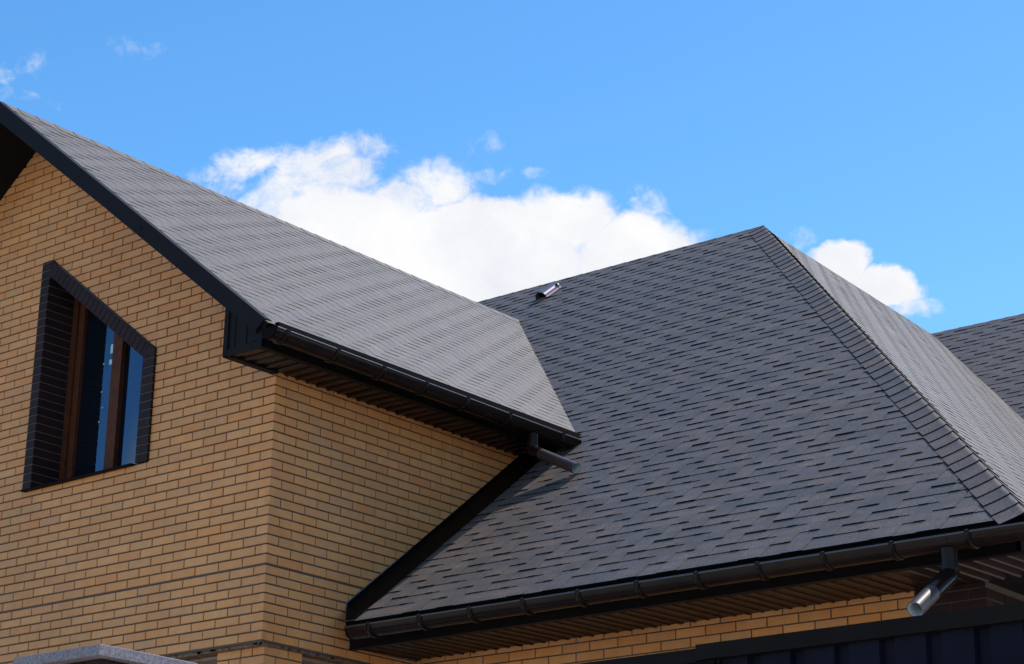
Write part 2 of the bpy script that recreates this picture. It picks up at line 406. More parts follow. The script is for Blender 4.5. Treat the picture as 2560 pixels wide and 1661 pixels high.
# lower wing wall, plane y = YC, faces -y
YC = 1.70; ZC = -1.973; X0C = .174; XEND = 4.99; XDK = 4.464
wingp = [(.0, GZ), (XEND-.009, GZ), (XEND-.009, -1.85), (0, -1.85)]
wing_wall = wall_part('wing_wall', [wingp], Vector((0,YC,0)), A_, NA, .3, MMORT)
wing_wall['label'] = 'low wing wall of orange yellow brick under the soffit'
for r in range(-1, 44):
    z1 = ZC-Hh*r-.005; z0 = z1-Hh+.010; z1 = min(z1, -1.932)
    off = 0 if r % 2 == 0 else -.13
    n_ = -2
    while True:
        xa = X0C+.26*n_+off+.005; xb = xa+.25
        n_ += 1
        if xb < .02: continue
        if xa > XEND: break
        xa = max(xa, .003); xb = min(xb, XEND)
        if xb-xa < .03: continue
        dark = xa > XDK-.02
        if xa < XDK < xb and not dark:
            put_brick(wing_wall, Vector((0,YC,0)), A_, NA, xa, XDK, z0, z1, None)
            if xb-XDK > .03: put_brick(wing_wall, Vector((0,YC,0)), A_, NA, XDK+.008, xb, z0, z1, None, mt=MD_, key='d')
        else:
            put_brick(wing_wall, Vector((0,YC,0)), A_, NA, xa, xb, z0, z1, None, mt=MD_ if dark else MB_, key='d' if dark else 'y')
# return wall at the end of the low wing, faces +x
ret_wall = wall_part('return_wall', [[(YC+.309, GZ), (YC+7, GZ), (YC+7, -1.85), (YC+.309, -1.85)]], Vector((XEND,0,0)), AB, NB, .3, MMORT)
for r in range(0, 43):
    z1 = ZC-Hh*r-.005; z0 = z1-Hh+.010
    y0 = YC; w = .12 if r % 2 else .25
    while y0 < YC+5.5:
        put_brick(ret_wall, Vector((XEND,0,0)), AB, NB, y0, y0+w, z0, z1, None, mt=MD_, key='d'); y0 += w+.01; w = .25
# corner pier below the overhanging wall
pier = link('corner_pier', MBd().box((-.511,.059,GZ), (-.029,.441,-2.075)).mesh('corner_pier', MMORT), house)
for r in range(0, 60):
    z1 = -2.075 if r == 0 else -2.068-Hh*r-.005; z0 = -2.068-Hh*(r+1)+.005
    if r % 2: segs = [(-.52,-.40),(-.39,-.275),(-.265,-.02)]; sg = [(.05,.17),(.18,.45)]
    else: segs = [(-.52,-.27),(-.26,-.15),(-.14,-.02)]; sg = [(.05,.30),(.31,.45)]
    for a, c in segs: put_brick(pier, Vector((0,.05,0)), A_, NA, a, c, z0, z1, None)
    for a, c in sg: put_brick(pier, Vector((-.02,0,0)), AB, NB, a, c, z0, z1, None)

def emit_bricks():
    bricks.sort(key=lambda d: -d['area'])
    rest = {}
    for i, d in enumerate(bricks):
        A, N = d['A'], d['N']; O = d['O']+N*d['J']
        (x0, z0), (x1, _), (_, z1), _ = d['rect']
        single = i < 300
        rot3 = Matrix((A, -N, Vector((0,0,1)))).transposed()
        if d['polys'] is None:
            me = brick_mesh(x1-x0, z1-z0, d['depth'], d['mt'], d['key'])
            ctr = O+A*((x0+x1)/2)+Vector((0,0,(z0+z1)/2))
            if single:
                mw = rot3.to_4x4(); mw.translation = ctr
                link('brick', me, d['par'], mw=mw)
            else:
                b_ = rest.setdefault(d['key'], MBd())
                b_.add([rot3 @ v.co + ctr for v in me.vertices], [tuple(p.vertices) for p in me.polygons])
        else:
            b_ = MBd() if single else rest.setdefault(d['key'], MBd())
            if single: ctr = O+A*((x0+x1)/2)+Vector((0,0,(z0+z1)/2))
            else: ctr = Vector((0,0,0))
            for c in d['polys']:
                b_.prism([O+A*x+Vector((0,0,z))-ctr for x, z in c], -N*d['depth'])
            if single: link('brick', b_.mesh('brick', d['mt']), d['par'], loc=ctr)
    for kk, b_ in rest.items():
        o_ = link('bricks' if kk == 'y' else 'dark_bricks', b_.mesh('bricks', MB_ if kk == 'y' else MD_), house, kind='stuff')
        o_['label'] = 'remaining yellow bricks of the walls' if kk == 'y' else 'remaining dark brown bricks of the walls'
emit_bricks()

# ------------------------------------------------------------------ window with dark brick surround
window = link('window', None, house)
window.location = Vector((-2.2, 0, -.45))-HB; window['label'] = 'slanting window with dark brick surround and brown wood frame'
wo = Vector((-2.2, 0, -.45))
def wpart(name, b_, mt, label=None):
    o_ = link(name, b_.mesh(name, mt), window); o_.location = -wo
    if label: o_['label'] = label
    return o_
PF = -.022; FY = .272
b_ = MBd()
b_.prism([(-2.972,PF+.007,-.455),(-2.868,PF+.007,-.455),(-2.868,PF+.007,1.455),(-2.845,PF+.007,1.60),(-2.972,PF+.007,1.60)], (0,.29,0))
b_.prism([(-1.544,PF+.007,-.44),(-1.409,PF+.007,-.44),(-1.409,PF+.007,.50),(-1.544,PF+.007,.46)], (0,.29,0))
b_.prism([(-2.86,PF+.007,1.462),(-1.5,PF+.007,.425),(-1.41,PF+.007,.495),(-2.845,PF+.007,1.595)], (0,.29,0))
wpart('surround_mortar', b_, MMORTL)
dk = []
def dbrick(poly, d=.29):
    bb = MBd(); pts = [Vector((x, PF, z)) for x, z in poly]
    c = sum(pts, Vector())/len(pts)
    # small arris: shrink the face, keep the body
    n_ = len(pts); f = [p+(c-p).normalized()*.004 for p in pts]; s2 = [p+Vector((0,.003,0)) for p in pts]; s3 = [p+Vector((0,d,0)) for p in pts]
    ar = sum(poly[i][0]*poly[(i+1) % n_][1]-poly[(i+1) % n_][0]*poly[i][1] for i in range(n_))
    if ar < 0: f.reverse(); s2.reverse(); s3.reverse()
    bb.add(f+s2+s3, [tuple(range(n_))]+[(j, j+n_, (j+1) % n_+n_, (j+1) % n_) for j in range(n_)]+[(j+n_, j+2*n_, (j+1) % n_+2*n_, (j+1) % n_+n_) for j in range(n_)])
    o_ = link('surround_brick', bb.mesh('surround_brick', MD_), window); o_.location = -wo
z = -.452
while z < 1.595:
    zt = min(z+Hh-.007, 1.598)
    if zt < 1.45: dbrick([(-2.975,z),(-2.864,z),(-2.864,zt),(-2.975,zt)])
    else: dbrick([(-2.975,z),(-2.858,z),(-2.850,zt),(-2.975,zt)])
    z += Hh
z = -.446
while z < .44:
    zt = min(z+Hh-.007, .45); dbrick([(-1.548,z),(-1.405,z),(-1.405,zt),(-1.548,zt)]); z += Hh
L0, L1 = Vector((-2.862, 1.455)), Vector((-1.548, .452)); dv = (L1-L0); ln = dv.length; dv.normalize(); nv = Vector((.607, .795))
t = 0.0; i = 0
while t < ln-.02:
    t2 = min(t+.066, ln); p, r = L0+dv*t, L0+dv*t2
    sh = dv*.030
    a_, c_ = p+nv*.117-sh*0, r+nv*.117
    if i == 0: a_ = Vector((-2.845, 1.600))
    dbrick([tuple(p), tuple(r), tuple(c_), tuple(a_)]); t += .0729; i += 1
dbrick([(-1.548,.455),(-1.405,.455),(-1.405,.50),(-1.475,.545)])
# frame: outer frame, sash, mullion, glass
def quadbar(x0, x1, y0, y1, zb, zt0, zt1): 
    return MBd().prism([(x0,y0,zb),(x1,y0,zb),(x1,y0,zt1),(x0,y0,zt0)], (0,y1-y0,0))
def zin(x): return 1.455-.7633*(x+2.862)
ZB = -.44
fr = MBd()
for (x0, x1, ya) in ((-2.866,-2.806,FY),(-2.292,-2.172,FY),(-1.66,-1.545,FY)):
    fr.prism([(x0,ya,ZB),(x1,ya,ZB),(x1,ya,zin(x1)+.02),(x0,ya,zin(x0)+.02)], (0,.07,0))
fr.prism([(-2.806,FY+.001,ZB),(-1.66,FY+.001,ZB),(-1.66,FY+.001,ZB+.06),(-2.806,FY+.001,ZB+.06)], (0,.068,0))
fr.prism([(-2.866,FY+.002,zin(-2.866)-.06),(-1.545,FY+.002,zin(-1.545)-.06),(-1.545,FY+.002,zin(-1.545)+.03),(-2.866,FY+.002,zin(-2.866)+.03)], (0,.066,0))
wpart('window_frame', fr, MWOOD)
sa = MBd()
sa.prism([(-2.790,FY+.012,ZB+.05),(-2.722,FY+.012,ZB+.05),(-2.722,FY+.012,zin(-2.722)-.04),(-2.790,FY+.012,zin(-2.790)-.04)], (0,.05,0))
wpart('sash', sa, MWOOD)
def pane(x0, x1):
    return MBd().prism([(x0,FY+.045,ZB+.03),(x1,FY+.045,ZB+.03),(x1,FY+.045,zin(x1)),(x0,FY+.045,zin(x0))], (0,.006,0))
p1 = wpart('pane', pane(-2.81,-2.28), MGLASS); p2 = wpart('pane', pane(-2.18,-1.65), MGLASS)
wpart('sticker', MBd().box((-2.372,FY+.041,.735), (-2.325,FY+.044,.815)), MSTICKREFL, 'small pale square sticker on the glass beside the mullion')
wpart('sticker', MBd().box((-2.376,FY+.041,.635), (-2.322,FY+.044,.680)), MSTICKREFL, 'lower small pale sticker on the glass')
for (x, z) in ((-2.444,.655),(-2.440,.403),(-2.413,.259),(-2.445,.137)):  # pale discs on the glass, painted stand-ins for reflected screws
    wpart('screw_reflection', MBd().tube([(x,FY+.036,z),(x,FY+.044,z)], .0065, 8), MSTICKREFL)
sl = MBd().prism([(-2.955,-.052,-.470),(-2.955,.28,-.452),(-2.955,.28,-.440),(-2.955,-.052,-.458)], (1.392,.0,.008))
wpart('sill', sl, MBLACK)
# dark room behind the glass
rm = MBd().prism([(-2.95,.36,-.5),(-1.45,.36,-.5),(-1.45,.36,.40),(-2.95,.36,1.5)], (0,.01,0)); wpart('blind_board', rm, MBLACK)

# ------------------------------------------------------------------ roofs
E_ = .1311; UN = .1647; T_ = .0082
def Hn(s, sn, top): # height above deck of the course whose main edge is at sn
    return top*(1-(s-(sn-E_))/(3*E_))
SH = []
def smin_(s): return s.smin
class Slope:
    def __init__(s, name, O, U, V, polys, label=None, u0=0.0, s0=0.0, T=.0118, smin=None):
        s.name = name; s.smin = smin; s.T = T; s.O = Vector(O); s.U = Vector(U).normalized(); s.V = Vector(V).normalized(); s.N = s.U.cross(s.V).normalized()
        s.polys = polys; s.hp = [hps(p) for p in polys]
        b_ = MBd()
        for p in polys: b_.prism([s.O+s.U*x+s.V*y-s.N*.003 for x, y in p], -s.N*.05)
        s.part = link('roof_slope', b_.mesh('roof_slope', MBLACK), house, label=label)
        s.mw = Matrix((s.U, s.V, s.N)).transposed().to_4x4()
        xs = [x for p in polys for x, _ in p]; ys = [y for p in polys for _, y in p]
        k0 = int(math.floor((min(ys)-s0)/E_))-1; k1 = int(math.ceil((max(ys)-s0)/E_))+1
        for k_ in range(k0, k1+1):
            ub = u0+UN*k_; sn = s0+E_*k_
            if smin is not None and sn < smin-E_*1.5: continue
            n0 = int(math.floor((min(xs)-ub)/(6*UN)))-1; n1 = int(math.ceil((max(xs)-ub)/(6*UN)))+1
            for n_ in range(n0, n1+1):
                s.shingle(ub+n_*6*UN, sn)
    def shingle(s, u, sn):
        j = random.uniform(-.004, .004)
        R = []
        def r(ua, ub, sa, sb, ha, hb): R.append((u+ua*UN+j, u+ub*UN+j, sa, sb, ha, hb))
        t = s.T; f = lambda q_: Hn(q_, sn, t); w_ = lambda: 1+.22*(random.random()-.5)*2
        lo = 0.0
        if s.smin is not None and sn < smin_(s)+.0:   # starter course along the eave
            r(0.0, 6.0, sn-.2, sn+1.9*E_, f(sn-.2), f(sn+1.9*E_)); lo = -1
        if s.smin is not None and smin_(s) <= sn < smin_(s)+E_: lo = .15
        if lo >= 0: r(0.006, 5.994, sn, sn+1.9*E_, f(sn), f(sn+1.9*E_))
        if lo > 0: r(1, 2, sn-E_-lo, sn, f(sn-E_-lo), f(sn)); r(5, 5.994, sn-E_-lo, sn, f(sn-E_-lo), f(sn)); r(5.9, 5.994, sn-.01, sn, f(sn), f(sn))
        elif lo == 0: r(1+random.uniform(-.04,.02), 2+random.uniform(-.02,.04), sn-E_, sn, f(sn-E_)*w_(), f(sn))
        if lo == 0:
          r(5+random.uniform(-.04,.02), 5.994, sn-E_, sn, f(sn-E_)*.80*w_(), f(sn))
          r(5.45, 5.9, sn-E_-.0005, sn-.02, f(sn-E_)*1.02, f(sn)*1.05)
        if lo >= 0: r(4.05, 4.5, sn-.0005, sn+.75*E_, f(sn)+t*.33*w_(), f(sn+.75*E_)+t*.05)
        out = []
        whole = True; tot = 0; full = 0
        for (ua, ub, sa, sb, ha, hb) in R:
            rect = [(ua, sa), (ub, sa), (ub, sb), (ua, sb)]; full += (ub-ua)*(sb-sa)
            for hp in s.hp:
                c = clip(rect, hp)
                if c:
                    out.append((c, sa, sb, ha, hb))
                    tot += abs(sum(c[i][0]*c[(i+1) % len(c)][1]-c[(i+1) % len(c)][0]*c[i][1] for i in range(len(c))))/2
        if not out: return
        whole = tot > .9999*full and len(out) == 5 and lo == 0
        ctr = (u+3*UN, sn+E_*.5)
        pts = [s.O+s.U*x+s.V*y for x, y in ((max(min(p[0] for c in out for p in c[0]), u), max(sn-E_*.3, min(p[1] for c in out for p in c[0]))),
               (max(p[0] for c in out for p in c[0]), max(sn-E_*.3, min(p[1] for c in out for p in c[0]))),
               (max(p[0] for c in out for p in c[0]), min(sn+E_*.7, max(p[1] for c in out for p in c[0]))),
               (min(p[0] for c in out for p in c[0]), min(sn+E_*.7, max(p[1] for c in out for p in c[0]))))]
        SH.append(dict(sl=s, out=out, whole=whole, u=u+j, sn=sn, area=seen_area(pts)*min(1, tot/full*1.2), skip=False))
def shingle_geo(b_, out, f, g_=lambda y: y/E_):
    """f(u,s,h)->Vector ; top sheet plus a skirt down to the deck round it"""
    for (c, sa, sb, ha, hb) in out:
        n_ = len(c); ar = sum(c[i][0]*c[(i+1) % n_][1]-c[(i+1) % n_][0]*c[i][1] for i in range(n_))
        if ar < 0: c = c[::-1]
        top = [f(x, y, ha+(hb-ha)*(y-sa)/(sb-sa)) for x, y in c]; bot = [f(x, y, -.0012) for x, y in c]
        b_.add(top+bot, [tuple(range(n_))]); av = [g_(y) for x, y in c]; b_.at += av+av
        for j in range(n_):
            flat = abs(c[(j+1) % n_][1]-c[j][1]) < .5*abs(c[(j+1) % n_][0]-c[j][0]) and c[(j+1) % n_][0] > c[j][0]
            b_.add([top[j], top[(j+1) % n_], bot[(j+1) % n_], bot[j]], [(0, 3, 2, 1)], False, 1 if flat else 0); b_.at += [av[j], av[(j+1) % n_], av[(j+1) % n_], av[j]]
cM = math.hypot(1, SM_); cL = math.hypot(1, SL_)
# main slope: u = x, s along slope from y=.7
def uvM(x, y): return (x, (y-.7)*cM)
AP = Vector((-.559, 7.811, 3.866)); HD = Vector((.571, -.641, -.512)).normalized()
YE = .682
tH = (7.811-YE)/-HD.y; HC = AP+HD*tH           # hip corner at the eave
VAL0 = Vector((.505, 3.21, 0)); # valley foot
def val_x(y): return (DL_-DM_-SM_*y)/SL_-.03
M_O = Vector((0, .7, mz(.7))); M_V = Vector((0, 1, SM_))
slopeM = Slope('main', M_O, (1,0,0), M_V,
   [[uvM(.004,.88), uvM(.19,YE), uvM(HC.x,YE), uvM(HC.x+(AP.x-HC.x)*(3.55-YE)/(AP.y-YE),3.55), uvM(val_x(3.55),3.55), uvM(.004,3.5)],
    [uvM(val_x(3.55),3.55), uvM(HC.x+(AP.x-HC.x)*(3.55-YE)/(AP.y-YE),3.55), uvM(AP.x,AP.y), uvM(val_x(7.811),7.811)],
    [uvM(val_x(6.70),6.70), uvM(val_x(7.811),7.811), uvM(-6.8,7.811), uvM(-6.8,7.2), uvM(-3.5,6.70)]],
   'main roof slope of dark grey shingles above the lower gutter', u0=.937, s0=.152, smin=.14)
# left wing slope: u = y, s from x=.5 upward
L_O = Vector((.5, 0, DL_-SL_*.5)); L_V = Vector((-1, 0, SL_))
def uvL(x, y): return (y, (.5-x)*cL)
XE = .462
slopeL = Slope('left', L_O, (0,1,0), L_V,
   [[uvL(XE,-.548), uvL(XE, (DL_-DM_-SL_*XE)/SM_-.004), uvL(XR, (DL_-DM_-SL_*XR)/SM_-.004), uvL(XR,-.548)]],
   'left wing roof slope of pale grey shingles lit by the sun', u0=.462, s0=1.062, T=.0058, smin=.13)
# hip end slope on the right
gang = -.065; GD = Vector((math.sin(gang), math.cos(gang), 0))
NR = GD.cross(HD).normalized(); NR = NR if NR.z > 0 else -NR
RV = NR.cross(GD).normalized(); RV = RV if RV.z > 0 else -RV
def uvR(p): d = Vector(p)-AP; return (d.dot(GD), d.dot(RV))
JJ = AP+GD*4.358
# second wing plane through JJ, contains x, slope s2, chosen so that the valley passes the photographed foot
s2 = .80
d2 = JJ.z-s2*JJ.y
vdir = NR.cross(Vector((0,-s2,1))).normalized(); vdir = vdir if vdir.z < 0 else -vdir
tV = (1.43-JJ.z)/vdir.z; VB = JJ+vdir*tV
zE = HC.z
def onR(y, z):   # x on plane R
    return AP.x-(NR.y*(y-AP.y)+NR.z*(z-AP.z))/NR.x
EC = Vector((onR(VB.y, zE), VB.y, zE))
slopeR = Slope('right', AP, GD, RV,
   [[uvR(AP), uvR(HC), uvR(EC), uvR(VB), uvR(AP+GD*((VB.y-AP.y)/GD.y))], [uvR(AP+GD*((VB.y-AP.y)/GD.y)), uvR(VB), uvR(JJ)]],
   'steep hip end slope of shingles right of the hip', u0=.3, s0=.05, T=.0056)
# far right wing slope
F_O = Vector((JJ.x, JJ.y, JJ.z)); F_V = Vector((0,1,s2)); cF = math.hypot(1, s2)
def uvF(p): return (p[0]-JJ.x, (p[1]-JJ.y)*cF)
slopeF = Slope('far', F_O, (1,0,0), F_V, [[uvF(VB), (8.5, uvF(VB)[1]), (8.5, 0), uvF(JJ)]],
   'far right wing roof slope behind the hip', u0=.2, s0=.03, T=.0110)

SH.sort(key=lambda d: -d['area'])
rest = MBd(); full_me = {}
for i, d in enumerate(SH):
    s_ = d['sl']
    if i < 300:
        ctr = s_.O+s_.U*(d['u'])+s_.V*d['sn']
        if d['whole']:
            wk = ('w', s_.name, i % 9)
            if wk not in full_me:
                b_ = MBd(); shingle_geo(b_, [([(x-d['u'], y-d['sn']) for x, y in c], sa-d['sn'], sb-d['sn'], ha, hb) for c, sa, sb, ha, hb in d['out']], lambda x, y, h: Vector((x, y, h)))
                full_me[wk] = b_.mesh('shingle', MSHG, MCUT)
            me = full_me[wk]
        else:
            b_ = MBd(); shingle_geo(b_, [([(x-d['u'], y-d['sn']) for x, y in c], sa-d['sn'], sb-d['sn'], ha, hb) for c, sa, sb, ha, hb in d['out']], lambda x, y, h: Vector((x, y, h)))
            me = b_.mesh('shingle', MSHG, MCUT)
        mw = s_.mw.copy(); mw.translation = ctr+s_.N*random.uniform(-.0002, .0004)
        link('shingle', me, s_.part, mw=mw)
    else:
        shingle_geo(rest, d['out'], lambda x, y, h: s_.O+s_.U*x+s_.V*y+s_.N*h, lambda y: (y-d['sn'])/E_)
o = link('shingles', rest.mesh('shingles', MSHG, MCUT), house, kind='stuff', label='remaining grey shingles of the roof slopes')

# ridge and hip caps ------------------------------------------------
def caps(start, direction, length, da, db, w, step, part, upn, t=.006, jit=.006, cl_=.012, dark=True, th=.010):
    """da, db: unit directions down the two slopes from the crest"""
    direction = Vector(direction).normalized(); n_ = int(length/step)+1
    for i in range(n_):
        p0 = Vector(start)+direction*(i*step); j = random.uniform(-jit, jit)
        L = min(step*1.25, length-i*step+.02)
        if L < .03: break
        h0, h1 = (t*1.9, t*.6) 
        b_ = MBd(); rows = []
        prof = []
        for a, dd in ((1.0, da), (.55, da), (.16, da), (0, None), (.16, db), (.55, db), (1.0, db)):
            off = Vector((0,0,0)) if dd is None else Vector(dd)*(w*a)
            lift = cl_*(1 if a == 0 else (.62 if a == .16 else (.2 if a == .55 else 0)))
            prof.append(off+Vector(upn)*lift)
        lo, hi = [], []
        for k2, (tt, hh) in enumerate(((0, h0), (L, h1))):
            for pf in prof:
                lo.append(p0+direction*(tt+j)+pf+Vector(upn)*hh)
        m_ = len(prof); top = lo; bot = [v-Vector(upn)*th for v in lo]
        vs = [v-p0 for v in top+bot]; N2 = 2*m_
        fs = [(k2, k2+1, k2+1+m_, k2+m_) for k2 in range(m_-1)]
        nrm = (vs[1]-vs[0]).cross(vs[m_]-vs[0])
        sk = [(0, m_, m_+N2, N2)]+[(m_-1, 2*m_-1, 2*m_-1+N2, m_-1+N2)]+[(k2, k2+1, k2+1+N2, k2+N2) for k2 in range(m_-1)]+[(m_+k2, m_+k2+1, m_+k2+1+N2, m_+k2+N2) for k2 in range(m_-1)]
        if nrm.dot(Vector(upn)) < 0: fs = [f[::-1] for f in fs]
        b_.add(vs, fs, True); b_.add(vs, sk[:1]+sk[2:], False, 1 if dark else 0); b_.add(vs, sk[1:2])
        link('cap_shingle', b_.mesh('cap_shingle', MSHG, MCUT), part, loc=p0)
# hip: directions down each slope square to the hip
NM = slopeM.N
dM = HD.cross(NM).normalized(); dM = dM if dM.x < 0 else -dM
dR = HD.cross(NR).normalized(); dR = dR if dR.x > 0 else -dR
upH = (NM+NR).normalized()
# laid from the eave upward so that each upper cap overlaps the one below: lower edge shows
caps(AP+HD*tH+Vector((0,0,.004)), -HD, tH-.05, dM, dR, .172, .193, slopeM.part, upH, t=.0080, jit=.013, cl_=.017)
caps(Vector((XR, -.55, ZR+.002)), (0,1,0), 7.30, slopeL.V*-1, Vector((-1,0,-SL_)).normalized(), .14, .21, slopeL.part, Vector((0,0,1)), t=.0042, cl_=.008)
caps(Vector((AP.x+.02, AP.y, AP.z+.002)), (-1,0,0), 6.0, -slopeM.V, Vector((0,1,-SM_)).normalized(), .10, .21, slopeM.part, Vector((0,0,1)), t=.0045, cl_=.006)
caps(AP+GD*.1+Vector((0,0,-.004)), GD, 4.3, -RV, Vector((-.7,0,-.7)), .045, .21, slopeR.part, Vector((0,0,1)), t=.003, cl_=.003, dark=False, th=.004)
caps(JJ+Vector((-.05,0,.002)), (1,0,0), 8, -slopeF.V, Vector((0,.78,-.62)), .10, .21, slopeF.part, Vector((0,0,1)), t=.0045, cl_=.006)
# valley strip
b_ = MBd(); v0 = Vector((.50, (DL_-DM_-SL_*.50)/SM_, DL_-SL_*.50+.002)); v1 = Vector((XR, (DL_-DM_-SL_*XR)/SM_, ZR+.002))
b_.tube([v0, v0.lerp(v1, .5), v1], .0045, 6)
link('valley_strip', b_.mesh('valley_strip', MBLACK), house)

# unseen backs of the roofs, closing the volumes
b_ = MBd()
b_.prism([(XR,-.548,ZR-.004),(XR,6.84,ZR-.004),(XR-3.6,3.2,ZR-.004-3.6*SL_),(XR-3.6,-.548,ZR-.004-3.6*SL_)], (0,0,-.06))
b_.prism([(-6.8,7.811,3.862),(AP.x,7.811,3.862),(AP.x-3.6,11.4,3.862-3.6*SM_),(-6.8,11.4,3.862-3.6*SM_)], (0,0,-.06))
b_.prism([tuple(AP-Vector((0,0,.004))),tuple(AP+GD*7.5-Vector((0,0,.006))),tuple(AP+GD*7.5-Vector((3.5,0,2.9))),(AP.x-3.6,AP.y+3.6,AP.z-2.88)], (0,0,-.06))
link('unseen_roof_back', b_.mesh('unseen_roof_back', MSHG), house)
# mirror soffit of the left gable (dark) and mirror rake board
def rake(xa, xb, sgn, name):
    zf = (lambda x: DL_-SL_*x) if sgn > 0 else (lambda x: DL_-SL_*(2*XR-x))
    b_ = MBd(); b_.prism([(xa,-.552,zf(xa)-.012),(xb,-.552,zf(xb)-.012),(xb,-.552,zf(xb)-.162),(xa,-.552,zf(xa)-.162)], (0,.024,0))
    return link(name, b_.mesh(name, MNAVY), house)
rb = MBd()
zf = lambda x: DL_-SL_*x
rb.prism([(.43,-.556,zf(.43)+.012),(.335,-.556,zf(.335)-.135),(XR,-.556,zf(XR)-.165),(XR,-.556,zf(XR)+.012)], (0,.026,0))
rb.prism([(.43,-.556,zf(.43)+.012),(XR,-.556,zf(XR)+.012),(XR,-.556,zf(XR)+.018),(.43,-.556,zf(.43)+.018)], (0,.07,0))
rk = link('rake_board', rb.mesh('rake_board', MNAVY), house, label='dark verge board along the gable edge')
for x in (-2.75, -1.9, -1.05, -.2):
    link('screw', MBd().tube([(x,-.560,zf(x)-.075),(x,-.554,zf(x)-.075)], .006, 8).mesh('screw', MBLACK), rk)
rake(XR, XR-3.4, -1, 'rake_board')
b_ = MBd()
for sgn in (1, -1):
    x1 = XR+sgn*3.45
    z_ = (lambda x: DL_-SL_*x) if sgn > 0 else (lambda x: DL_-SL_*(2*XR-x))
    b_.prism([(XR,-.53,z_(XR)-.16),(x1,-.53,z_(x1)-.16),(x1,.02,z_(x1)-.16),(XR,.02,z_(XR)-.16)], (0,0,.02))
link('rake_soffit', b_.mesh('rake_soffit', MNAVY), house)

# ------------------------------------------------------------------ soffits, fascias
def boards(name, part, O, A, Bv, w, n_, depth, drop=.012):
    """O: start, A: step direction, Bv: vector along each board"""
    A = Vector(A).normalized(); Bv = Vector(Bv); up = Vector((0,0,1))
    b_ = MBd()
    prof = [(0,.0), (.012,-drop), (.030,-drop), (.036,-.002), (w*.96,.004), (w*.98,.010)]
    lo = [A*x+up*z for x, z in prof]; n2 = len(prof)
    vs = lo+[v+Bv for v in lo]+[v+up*.02 for v in lo]+[v+Bv+up*.02 for v in lo]
    fs = [(i, i+1, n2+i+1, n2+i) for i in range(n2-1)]+[(2*n2+i, 3*n2+i, 3*n2+i+1, 2*n2+i+1) for i in range(n2-1)]
    fs += [(n2+i, n2+i+1, 3*n2+i+1, 3*n2+i) for i in range(n2-1)]+[(i+1, i, 2*n2+i, 2*n2+i+1) for i in range(n2-1)]
    b_.add(vs, fs); me = b_.mesh(name, MSOF)
    for i in range(n_):
        link(name, me, part, loc=Vector(O)+A*(w*i)+up*random.uniform(-.003, .002))
YF = .95
hs_ = MBd().box((XEND-.02,YF+.03,-1.932), (5.62,9.2,-1.90)); hs_.box((5.6,YF-.02,-1.968), (5.63,9.2,-1.70))  # hip end soffit, its colour darkened to imitate the deep shade there
link('soffit', hs_.mesh('soffit', MNAVY), house, label='soffit under the hip end eave, coloured darker to imitate shade')
lowsof = link('soffit', MBd().prism([(.0,YF+.02,-1.930),(5.6,YF+.02,-1.930),(5.6,YC+.05,-1.905),(.0,YC+.05,-1.905)], (0,0,.02)).mesh('soffit', MSOF), house, label='ribbed brown soffit under the lower eave')
boards('soffit_board', lowsof, (.01,YF+.004,-1.948), (1,0,0), (0,YC-YF+.0,.018), .1155, 48, 1)
fb = MBd(); fb.box((.004,YF-.02,-1.968), (5.625,YF+.004,-1.68)); fb.box((.004,YF-.026,-1.974), (5.625,YF+.035,-1.966))
link('fascia', fb.mesh('fascia', MNAVY), house, label='dark fascia board below the lower gutter')
# drip apron between shingles and gutter
fb = MBd(); fb.prism([(.20,YE+.030,mz(YE)-.045),(.20,YE+.012,mz(YE)-.012),(.20,YE+.002,mz(YE)-.085),(.20,YE+.03,mz(YE)-.085)], (HC.x-.24,0,0))
link('drip_edge', fb.mesh('drip_edge', MBLACK), house)
# flashing on wall and roof; roof sheet widened to darken the eave shadow
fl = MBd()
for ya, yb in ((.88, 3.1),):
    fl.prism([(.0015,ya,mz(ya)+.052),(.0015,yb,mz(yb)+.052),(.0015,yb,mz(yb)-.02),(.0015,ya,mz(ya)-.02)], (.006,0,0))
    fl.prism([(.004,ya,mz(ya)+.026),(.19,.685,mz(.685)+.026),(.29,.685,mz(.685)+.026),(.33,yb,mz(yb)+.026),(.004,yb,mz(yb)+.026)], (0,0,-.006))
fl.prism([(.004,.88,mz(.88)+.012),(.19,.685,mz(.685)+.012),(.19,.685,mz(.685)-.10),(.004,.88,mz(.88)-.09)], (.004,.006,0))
link('wall_flashing_and_shade', fl.mesh('wall_flashing_and_shade', MBLACK), house, label='black metal flashing where the side wall meets the main roof, widened to darken the eave shadow')
sl_ = MBd().prism([(.0015,.872,mz(.872)+.0625),(.0015,1.6,mz(1.6)+.0565),(.0015,1.6,mz(1.6)+.051),(.0015,.882,mz(.882)+.046),(.0015,.882,mz(.80)-.02),(.0015,.872,mz(.80)-.012)], (.0055,0,0))
link('sealant', sl_.mesh('sealant', MFLASHP), house)
ss = MBd().box((.002,.955,-1.957), (.02,1.70,-1.925)); link('soffit_trim', ss.mesh('soffit_trim', MFLASHP), house)
